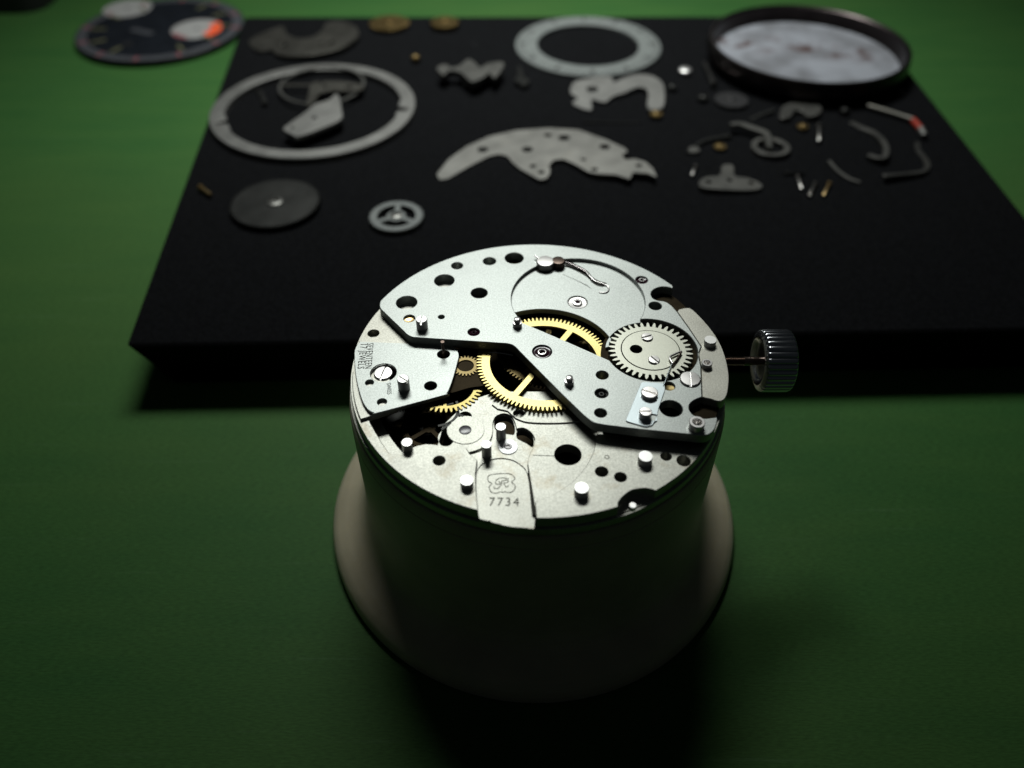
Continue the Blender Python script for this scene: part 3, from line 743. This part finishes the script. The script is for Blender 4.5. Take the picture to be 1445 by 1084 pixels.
# --- stem and crown
zX = ZM - .75
s0 = U(1045, 509.5, zX)
stem = [(0.26, 0)]
L = 4.2
prof = []
for i in range(20):
    z = i*.17; prof += [(.30, z), (.40, z+.085)]
prof += [(.26, 3.5), (.26, L)]
crown_x = U(1067, 510, zX)[0]
xs = 13.5
stem_o = part('winding_stem', lathe([(.38, 0)] + [(a, b_ + 1.0) for a, b_ in prof[:-2]] + [(.38, 5.2), (.38, crown_x - xs + 1)], 16, axis='X'), 'stem')
stem_o.location = (Vector((xs, s0[1], zX)) - mvl) * S
def crown_mesh(R, Lc, nfl):
    per = 8; n = nfl*per; V, Fc = [], []
    prof_ = [(.30, .35, 0), (R*.62, .35, 0), (R*.70, .05, 0), (R*.84, 0, 0), (R*.985, .20, .4), (R, .38, 1), (R, Lc-.3, 1), (R*.985, Lc-.14, .6), (R*.9, Lc, 0), (R*.3, Lc+.12, 0)]
    for r, x, k in prof_:
        for i in range(n):
            t = 2*math.pi*i/n; ph = (i % per)/per
            d = k*.085*R*(math.sqrt(max(0, 1 - (2*ph-1)**2)) - .75)
            V.append((x, (r+d)*math.cos(t), (r+d)*math.sin(t)))
    for q in range(len(prof_)-1):
        for i in range(n):
            j = (i+1) % n; Fc.append((q*n+i, (q+1)*n+i, (q+1)*n+j, q*n+j)[::-1])
    Fc.append(tuple(range(n))[::-1]); Fc.append(tuple(range((len(prof_)-1)*n, len(prof_)*n)))
    return mesh(V, Fc, 50)
crn = part('crown', crown_mesh(2.65, 2.75, 30), 'crown')
crn.location = (Vector((crown_x + .1, s0[1] + .05, zX)) - mvl) * S

# ================================================================= parts laid out on the foam
zN = ZF
def uneven(o, k=.045):
    o.rotation_euler = (random.uniform(-k, k), random.uniform(-k, k), 0); return o
def flat(name, pts, holes, thick, mat, label, cat, lift=0.0, bev=.05, smooth_=True, n=3, group=None):
    z = zN + lift + thick
    o = link(name, plate_mesh(smoothp(UU(pts, z), n, True) if smooth_ else UU(pts, z), [circ(U(*p, z), MM(*p, z, r), 20) for p, r in holes], z, thick, bev), mat)
    return tag(uneven(recentre(o), .05 if thick < 1 else .02), label, cat, group)
def ribbon(name, pts, wpx, thick, mat, label, cat, lift=0.0, group=None):
    z = zN + lift + thick; q = smoothp(UU(pts, z), 5); wd = MM(*pts[len(pts)//2], z, wpx)
    o = link(name, plate_mesh(ribbon_outline(q, wd), (), z, thick, min(.04, wd*.2)), mat)
    return tag(uneven(recentre(o), .09), label, cat, group)
def rod(name, p0, p1, wpx, mat, label, cat, head=None, group=None, r_mm=None):
    z = zN; r = r_mm or MM(*p0, z, wpx)/2
    a, b_ = Vector((*U(*p0, z+r), z+r)), Vector((*U(*p1, z+r), z+r))
    d = (b_-a)
    if head:
        hl = min(.45, d.length*.3); z2 = r*head
        a.z = b_.z = z + z2
        prf = [(0, r*head), (hl, r*head), (hl+.01, r), (d.length*.97, r*.95), (d.length, r*.6)]
    else: prf = [(0, r*.85), (.08, r), (d.length-.08, r), (d.length, r*.85)]
    me = tube([tuple(a + d.normalized()*t) for t, _ in prf], [q for _, q in prf], 14, 40)
    return tag(recentre(link(name, me, mat)), label, cat, group)

zi = Zm(580, 60, 3.803)
flat('gear_train_bridge', rounded(zi([(135, 692), (200, 610), (300, 540), (420, 490), (560, 462), (740, 455), (900, 470), (1050, 530), (1145, 578), (1165, 600), (1132, 616), (1150, 645), (1200, 640), (1260, 660),
     (1300, 700), (1320, 748), (1270, 722), (1190, 715), (1175, 752), (1100, 725), (1000, 716), (950, 705), (880, 660), (820, 630), (772, 632), (742, 660), (750, 700), (730, 735), (690, 740), (640, 710),
     (580, 672), (545, 640), (515, 602), (470, 590), (420, 600), (300, 660), (200, 718), (152, 724)]), 2.5, 3),
     [(zi([(385, 563)])[0], 7.4), (zi([(625, 570)])[0], 7.6), (zi([(735, 495)])[0], 5), (zi([(822, 512)])[0], 8), (zi([(1040, 568)])[0], 7.4), (zi([(1222, 678)])[0], 4.5), (zi([(655, 663)])[0], 4.5),
      (zi([(700, 698)])[0], 4.5), (zi([(925, 635)])[0], 3.4), (zi([(985, 692)])[0], 4.5)], .55, 'big',
     'wing shaped nickel bridge drilled with many holes on the foam', 'watch bridge', smooth_=False)
zj = Zm(700, 0, 4.817)
flat('forked_lever', zj([(505, 595), (530, 550), (600, 532), (700, 520), (780, 522), (805, 560), (850, 540), (950, 515), (1050, 525), (1125, 570), (1145, 640), (1132, 740), (1032, 738), (1035, 640), (1005, 602), (950, 600), (880, 630),
     (800, 650), (740, 688), (652, 668), (648, 738), (520, 690), (558, 652), (518, 630)]), [(zj([(655, 600)])[0], 8.5)], .5, 'ring', 'hooked silver lever with one hole below the white ring', 'lever', .2)
rc, rr_ = fitc([(725, 56), (934.6, 64), (818, 22), (845, 103), (752, 85), (907.6, 91), (752, 31), (907.6, 35)], zN+1)
wr = thing('scale_ring', 'broad pale grey ring with an empty black middle', 'ring', (*rc, zN))
link('ring_body', plate_mesh(circ(O, rr_, 96), [circ(O, rr_*.70, 80)], .6, .6, .15), 'ring_white', wr)
V_, F_ = [], []
for i in range(72):
    a = 2*math.pi*i/72; l = .90 if i % 6 else .84; hw_ = .12 if i % 6 else .3
    for r_, t_ in ((l, -hw_), (.96, -hw_), (.96, hw_), (l, hw_)):
        V_.append((rr_*r_*math.cos(a) - t_*math.sin(a), rr_*r_*math.sin(a) + t_*math.cos(a), .604))
    F_.append((4*i, 4*i+1, 4*i+2, 4*i+3))
link('printed_scale', mesh(V_, F_), 'black', wr)
zk = Zm(280, 0, 4.25)
R1p = [(294, 164.7), (589.4, 146), (463.5, 89), (426, 221), (327, 204.7), (515, 209), (327, 122), (539, 103.5)]
rc, rr_ = fitc(R1p, zN+1)
inn = []
nots = [ang(rc, U(306, 174, zN+1)), ang(rc, U(573, 153, zN+1))]
for i in range(160):
    a = -math.pi + 2*math.pi*i/160
    d = min(abs((a-x+math.pi) % (2*math.pi)-math.pi) for x in nots)
    inn.append((rc[0] + rr_*(.855 + (.08 if d < .035 else (-.02 if d < .17 else 0)))*math.cos(a), rc[1] + rr_*(.855 + (.08 if d < .035 else (-.02 if d < .17 else 0)))*math.sin(a)))
ring_o = link('casing_ring', plate_mesh(circ(rc, rr_, 128), [inn], zN+1, 1.0, .12), 'ring')
tag(recentre(ring_o), 'large thin nickel casing ring with two notches', 'ring')
# balance inside the ring
bw = thing('balance', 'thin dull balance wheel lying inside the large notched ring', 'balance wheel', (*U(456, 129, zN), zN))
zb_ = 1.2
rb_ = MM(456, 128, zN+1, 61)
def loc_part(name, me, mat, root, loc=(0, 0, 0)): return link(name, me, mat, root, loc)
loc_part('rim', plate_mesh(circ(O, rb_, 72), [circ(O, rb_*.935, 72)], zb_, .35, .05), 'part', bw)
loc_part('spoke', plate_mesh([(-rb_*.95, -.3), (rb_*.95, -.3), (rb_*.95, .3), (-rb_*.95, .3)], (), zb_-.05, .25, .05), 'grey_part', bw)
loc_part('hub', lathe([(.35, 0), (.35, .7), (1.2, .72), (1.2, 1.25), (.4, 1.3), (.3, 1.6)], 24), 'dull', bw)
flat('balance_cock_plate', zk([(508, 772), (540, 740), (600, 700), (650, 665), (700, 625), (780, 600), (815, 570), (842, 575), (860, 660), (856, 715), (750, 765), (600, 815), (560, 803)]), [(zk([(695, 705)])[0], 4), (zk([(560, 765)])[0], 3)], .7, 'ring',
     'small pale wedge shaped plate leaning over the balance wheel', 'watch part', 1.3)
flat('regulator_arm', zk([(680, 490), (760, 478), (880, 482), (975, 500), (985, 530), (900, 545), (800, 540), (730, 560), (690, 620), (650, 640), (660, 560)]), [(zk([(760, 515)])[0], 4), (zk([(900, 515)])[0], 5)], .4, 'grey_part', 'dull steel regulator arm across the balance wheel', 'watch part', 1.3)
ribbon('leaf_spring', zk([(348, 530), (368, 545), (385, 575), (398, 625)]), 7, .5, 'dull', 'short curved spring leaf alone inside the large notched ring', 'spring')
flat('dark_bridge', zk([(300, 240), (340, 200), (430, 160), (505, 138), (530, 195), (600, 228), (680, 222), (742, 180), (765, 130), (850, 120), (930, 150), (965, 210), (930, 262), (850, 310), (700, 343), (550, 348), (470, 330), (440, 300), (350, 300)]),
     [(zk([(512, 272)])[0], 6), (zk([(735, 265)])[0], 5), (zk([(795, 265)])[0], 5)], .6, 'grey_part', 'dark tarnished bridge with a half round bite near the foam back edge', 'watch bridge')
def disc_thing(name, px, py, r_px, mat, label, cat, teeth=40, spokes=0, hub=.18, thick=.5, hubmat=None, a0=.3, group=None):
    t = thing(name, label, cat, (*U(px, py, zN), zN), group); r = MM(px, py, zN, r_px)
    loc_part('toothed_rim', plate_mesh(gear_outline(O, r, r*.94, teeth), spoke_holes(O, r*.70, r*hub*1.6, spokes, r*.2, a0) if spokes else (), thick+.25, thick, .04), mat, t)
    loc_part('hub', lathe([(r*hub*.5, 0), (r*hub*.5, .25), (r*hub, .26), (r*hub, thick+.4), (r*hub*.6, thick+.5), (r*hub*.45, thick+.3)], 24), hubmat or mat, t)
    return t
disc_thing('ratchet_wheel', 390, 293, 63, 'dull', 'large dark solid toothed wheel near the front left of the foam', 'wheel', 84, 0, .17, .6, 'part')
disc_thing('spoked_wheel', 560, 311, 38.5, 'ring_white', 'pale small wheel with three spokes on the foam', 'wheel', 60, 3, .22, .5, 'part', math.radians(90))
disc_thing('brass_gear', 550, 38, 28, 'brass_bit', 'round brass wheel at the back edge of the foam', 'wheel', 50, 0, .2, .6)
disc_thing('brass_pinion', 628, 39, 20, 'brass_bit', 'smaller dim brass pinion beside the round brass wheel', 'wheel', 24, 0, .35, .9)
zl = Zm(560, 60, 6.568)
ckl = thing('click_plate', 'jagged grey click plate standing between the rings', 'watch part', (*U(665, 112, zN), zN))
cko = Vector((*U(665, 112, zN), 0)); zz = zN + 2.4
sh_ = smoothp([(x-cko.x, y-cko.y) for x, y in UU(zl([(370, 235), (430, 200), (480, 212), (505, 232), (580, 212), (660, 152), (720, 182), (775, 232), (850, 190), (978, 180), (985, 232), (905, 330), (862, 282), (820, 310), (760, 345), (690, 360), (640, 320), (580, 272), (490, 258), (440, 298), (400, 282)]), zz)], 3, True)
loc_part('plate', plate_mesh(sh_, (), 2.4, 1.0, .05), 'part', ckl)
sh_ = [(x-cko.x, y-cko.y) for x, y in UU(zl([(600, 250), (760, 250), (750, 330), (620, 320)]), zz)]
loc_part('foot', plate_mesh(sh_, (), 1.4, 1.4, .05), 'dull', ckl)
flat('click_lever', zl([(1120, 215), (1150, 225), (1180, 318), (1232, 350), (1185, 402), (1130, 382), (1088, 350), (1118, 300)]), [], .8, 'dull', 'small dull lever right of the jagged grey click plate', 'lever')
st = link('bright_stud', lathe([(MM(966, 104, zN, 8.5)*.9, 0), (MM(966, 104, zN, 8.5), .15), (MM(966, 104, zN, 8.5), .9), (MM(966, 104, zN, 8.5)*.85, 1.0)], 24), 'white_end', None, (*U(966, 105, zN), zN))
tag(st, 'tiny bright round stud right of the broad pale ring', 'stud')
zm = Zm(980, 0, 4.516); zn = Zm(940, 100, 3.6125)
rod('long_screw', zm([(122, 555)])[0], zm([(58, 408)])[0], 6, 'glint', 'long screw pointing back beside the watch case', 'screw', 1.9)
flat('hook_lever', zm([(545, 745), (560, 680), (620, 650), (700, 640), (780, 655), (812, 700), (780, 740), (720, 745), (690, 710), (640, 705), (605, 750)]), [], .8, 'part', 'short bright hook shaped lever in front of the case', 'lever')
# ring lever
rl = thing('ring_lever', 'bent steel lever ending in an open ring', 'lever', (*U(1086, 213, zN), zN))
rll = Vector((*U(1086, 213, zN), 0))
rrg = MM(1086, 213, zN, 27)
loc_part('eye', plate_mesh(circ(O, rrg, 48), [circ(O, rrg*.70, 40)], .8, .8, .08), 'part', rl)
z8 = zN + 1.5
q = [(x-rll.x, y-rll.y) for x, y in smoothp(UU(zm([(232, 790), (300, 785), (390, 815), (455, 840), (470, 880), (480, 935)]), z8), 4)]
loc_part('arm', plate_mesh(ribbon_outline(q, [1.0]*(len(q)-6)+[.9]*6), (), 1.5, .75, .08), 'part', rl)
flat('tee_plate', zn([(165, 572), (200, 545), (272, 532), (285, 482), (340, 480), (350, 532), (420, 542), (490, 572), (460, 600), (320, 606), (190, 600)]), [(zn([(215, 568)])[0], 4), (zn([(323, 556)])[0], 4), (zn([(435, 566)])[0], 4)], .7, 'part',
     'T shaped nickel plate with three holes', 'watch part')
ribbon('bow_spring', zn([(112, 412), (140, 385), (200, 352), (265, 340), (330, 330)]), 5, .5, 'dull', 'dark bowed spring behind the T shaped plate', 'spring')
disc_thing('small_washer', *zn([(272, 400)])[0], 9, 'brass_bit', 'tiny dim brass disc inside the dark bowed spring', 'washer', 14, 0, .4, .3)
tag(link('end_cap', lathe([(.9, 0), (.9, .4), (.8, .5), (.3, .5)], 20), 'part', None, (*U(*zn([(140, 415)])[0], zN), zN)), 'small round cap at the end of the bowed spring', 'cap')
rod('short_screw', zn([(150, 490)])[0], zn([(130, 540)])[0], 4, 'glint', 'short screw left of the T shaped plate', 'screw', 1.7)
disc_thing('dark_disc', *zn([(330, 165)])[0], 24, 'black', 'faint black toothed disc in front of the long screw', 'wheel', 30, 0, .2, .4)
disc_thing('grey_button', *zn([(185, 155)])[0], 8, 'dull', 'small grey button beside the faint black disc', 'washer', 12, 0, .5, .5)
disc_thing('dim_button', *zn([(30, 100)])[0], 7, 'dull', 'small dim button in front of the bright stud', 'washer', 12, 0, .5, .5)
ribbon('dark_strip', zn([(430, 238), (480, 222), (550, 205)]), 5, .4, 'dull', 'short dark strip pointing at the hook shaped lever', 'spring')
rod('stubby_screw', zn([(778, 288)])[0], zn([(778, 365)])[0], 6, 'glint', 'stubby upright screw in front of the hook shaped lever', 'screw', 1.5)
disc_thing('tan_washer', *zn([(692, 300)])[0], 8, 'brass_bit', 'dim tan washer beside the stubby screw', 'washer', 12, 0, .4, .4)
rod('thin_screw', zn([(600, 525)])[0], zn([(705, 530)])[0], 3.5, 'dull', 'thin dull screw lying crosswise behind three short screws', 'screw', 1.5)
for a_, b_, m_, lb in (((668, 545), (690, 608), 'glint', 'short grey screw right of the T shaped plate, beside two brass tipped ones'), ((758, 578), (728, 642), 'glint', 'short screw with brass tip between two others'), ((832, 578), (800, 642), 'gold_bit', 'short brass screw last of a row of three')):
    rod('small_screw', zn([a_])[0], zn([b_])[0], 4, m_, lb, 'screw', 1.7, 'row of three short screws')
ribbon('curved_wire', zn([(830, 460), (870, 500), (930, 540), (992, 562)]), 4.5, .5, 'part', 'thin curved spring wire in front of the bent lever', 'spring')
ribbon('bent_lever', zn([(948, 245), (1000, 278), (1060, 310), (1100, 350), (1122, 400), (1115, 445), (1085, 452), (1035, 430)]), 8, .7, 'part', 'bent steel lever curled like a question mark', 'lever')
rg = thing('red_tipped_rod', 'silver rod with red band and white tip at the foam right edge', 'rod', (*U(*zn([(1030, 180)])[0], zN), zN))
ro = Vector((*U(*zn([(1030, 180)])[0], zN), 0))
def locp(pt, z): a = U(*zn([pt])[0], zN + z); return (a[0]-ro.x, a[1]-ro.y, z)
loc_part('shaft', tube([locp((1028, 180), .55), locp((1110, 205), .55), locp((1180, 225), .55), locp((1258, 252), .55)], [.42, .5, .42, .5], 14), 'grey_part', rg)
loc_part('red_band', tube([locp((1258, 252), .55), locp((1300, 300), .55)], .5, 14), 'red', rg)
loc_part('tip', tube([locp((1298, 300), .6), locp((1318, 335), .6)], [.6, .5], 14), 'ring', rg)
ribbon('cranked_wire', zn([(1288, 350), (1290, 390), (1325, 440), (1335, 480), (1310, 510), (1250, 525), (1105, 547)]), 7, .6, 'part', 'cranked flat steel wire in front of the red tipped rod', 'spring')
disc_thing('grey_bead', *zn([(1185, 128)])[0], 6, 'dull', 'tiny grey bead behind the red tipped rod', 'bead', 12, 0, .5, .6)
disc_thing('dark_bead', *zn([(905, 222)])[0], 7, 'dull', 'tiny dark bead behind the question mark lever', 'bead', 12, 0, .5, .6)
ribbon('straight_wire', zj([(590, 828), (700, 829), (850, 830), (985, 828)]), 2.2, .25, 'dull', 'hair thin straight wire in front of the hooked lever', 'wire')
disc_thing('amber_washer', *zj([(1085, 800)])[0], 9, 'brass_bit', 'dim brass washer under the end of the hooked lever', 'washer', 14, 0, .4, .5)
rod('brass_screw', (283, 266), (298, 277), 6, 'gold_bit', 'small brass screw alone at the left edge of the foam', 'screw', 1.6)
disc_thing('dim_stud', 587, 88, 6, 'brass_bit', 'dim tiny brass stud right of the large notched ring', 'stud', 12, 0, .5, .8)

# --- watch case
zc0 = 4.0
kc, kr = fitc([(1003, 52), (1283, 88), (1090, 6), (1180, 12), (1250, 40), (1020, 22), (1272, 108)], zN+zc0)
cs = thing('watch_case', 'dark round watch case with a bright inside painted with a brown reflection, on the foam corner', 'watch case', (*kc, zN))
loc_part('case_band', lathe([(kr*.88, 0), (kr*.93, .2), (kr*.985, 1.4), (kr, 2.4), (kr*.99, 3.5), (kr*.985, zc0), (kr*.955, zc0+.05), (kr*.94, zc0-.2), (kr*.925, 1.2), (kr*.92, 1.0)], 96, cap1=False), 'case', cs)
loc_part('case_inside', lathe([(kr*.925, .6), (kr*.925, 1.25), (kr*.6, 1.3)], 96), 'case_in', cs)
loc_part('bezel_edge', lathe([(kr*.975, zc0+.0), (kr*.975, zc0+.12), (kr*.962, zc0+.14), (kr*.957, zc0)], 96, cap0=False, cap1=False), 'case_edge', cs)
for a in (.62, 2.6):
    pass

# ================================================================= dial on the bench
zd = 1.3
dk, drr = U(227, 39, zd), MM(227, 39, zd, 114)
dl = thing('watch_dial', 'black chronograph dial with white counters, one with an orange sector', 'watch dial', (*dk, 0))
loc_part('dial_plate', plate_mesh(circ(O, drr, 96), [], zd, .35, .06), 'dial', dl)
for a in (.9, 3.9, 2.4):
    loc_part('dial_foot', lathe([(.4, 0), (.4, zd-.3)], 12), 'brass_bit', dl, (drr*.8*math.cos(a), drr*.8*math.sin(a), 0))
loc_part('chapter_ring', plate_mesh(circ(O, drr*.985, 96), [circ(O, drr*.86, 96)], zd+.02, .05, .005), 'dial_ring', dl)
for i in range(60):
    a = 2*math.pi*i/60
    if i % 5 == 0:
        me = plate_mesh([(drr*.865, -.28), (drr*.975, -.28), (drr*.975, .28), (drr*.865, .28)], (), zd+.035, .03, .004) if i == 0 else me0
        if i == 0: me0 = me
        o = loc_part('minute_mark', me, 'pink', dl); o.rotation_euler = (0, 0, a)
for i in range(12):
    a = 2*math.pi*i/12
    if i == 0: mh_ = plate_mesh([(drr*.66, -.35), (drr*.84, -.35), (drr*.84, .35), (drr*.66, .35)], (), zd+.12, .12, .02)
    if i in (3, 9): continue
    o = loc_part('hour_marker', mh_, 'lume', dl); o.rotation_euler = (0, 0, a + .08)
def dial_p(px, py): q = U(px, py, zd); return (q[0]-dk[0], q[1]-dk[1])
for (px, py, rp) in ((180, 12, 33), (278, 41, 35)):
    c_ = dial_p(px, py); r_ = MM(px, py, zd, rp)
    cn = loc_part('counter', plate_mesh(circ(O, r_, 64), [circ(O, .28, 16)], zd+.03, .06, .01), 'dial_white', dl, (*c_, 0))
    if px > 200:
        loc_part('orange_sector', plate_mesh(arc(O, r_*.99, math.radians(-50), math.radians(48), 16) + arc(O, r_*.55, math.radians(48), math.radians(-50), 16), (), zd+.045, .02, .003), 'orange', cn)
        loc_part('orange_sector', plate_mesh(arc(O, r_*.99, math.radians(-150), math.radians(-100), 10) + arc(O, r_*.8, math.radians(-100), math.radians(-150), 10), (), zd+.045, .02, .003), 'pink', cn)
    loc_part('counter_hub', lathe([(.45, zd+.03), (.45, zd+.06), (.3, zd+.06)], 20, cap0=False), 'dial_ring', cn)
loc_part('date_window', plate_mesh(circ(dial_p(180, 62), 1.1, 20), (), zd+.03, .03, .004), 'black', dl)
loc_part('dial_print', plate_mesh(ribbon_outline([dial_p(186, 41), dial_p(215, 48)], 1.6), (), zd+.03, .03, .004), 'dial_ring', dl)

# --- black tray whose corner shows at the back left
ty = thing('black_tray', 'black plastic tray corner at the far left of the bench', 'tray', (*U(-40, -5, 0), 0))
c_ = U(58, 20, 0); o_ = U(-40, -5, 0)
x1, y0 = c_[0]-o_[0], c_[1]-o_[1]
shape = rounded([(x1, y0), (x1, y0+70), (x1-90, y0+70), (x1-90, y0)], 6, 6)
loc_part('tray_wall', plate_mesh(shape, [inset(clean(shape if area(shape) > 0 else shape[::-1]), 2.0)], 9, 9, .5), 'black', ty)
loc_part('tray_bottom', plate_mesh(inset(clean(shape if area(shape) > 0 else shape[::-1]), 1.8), (), 1.5, 1.4, .1), 'black', ty)
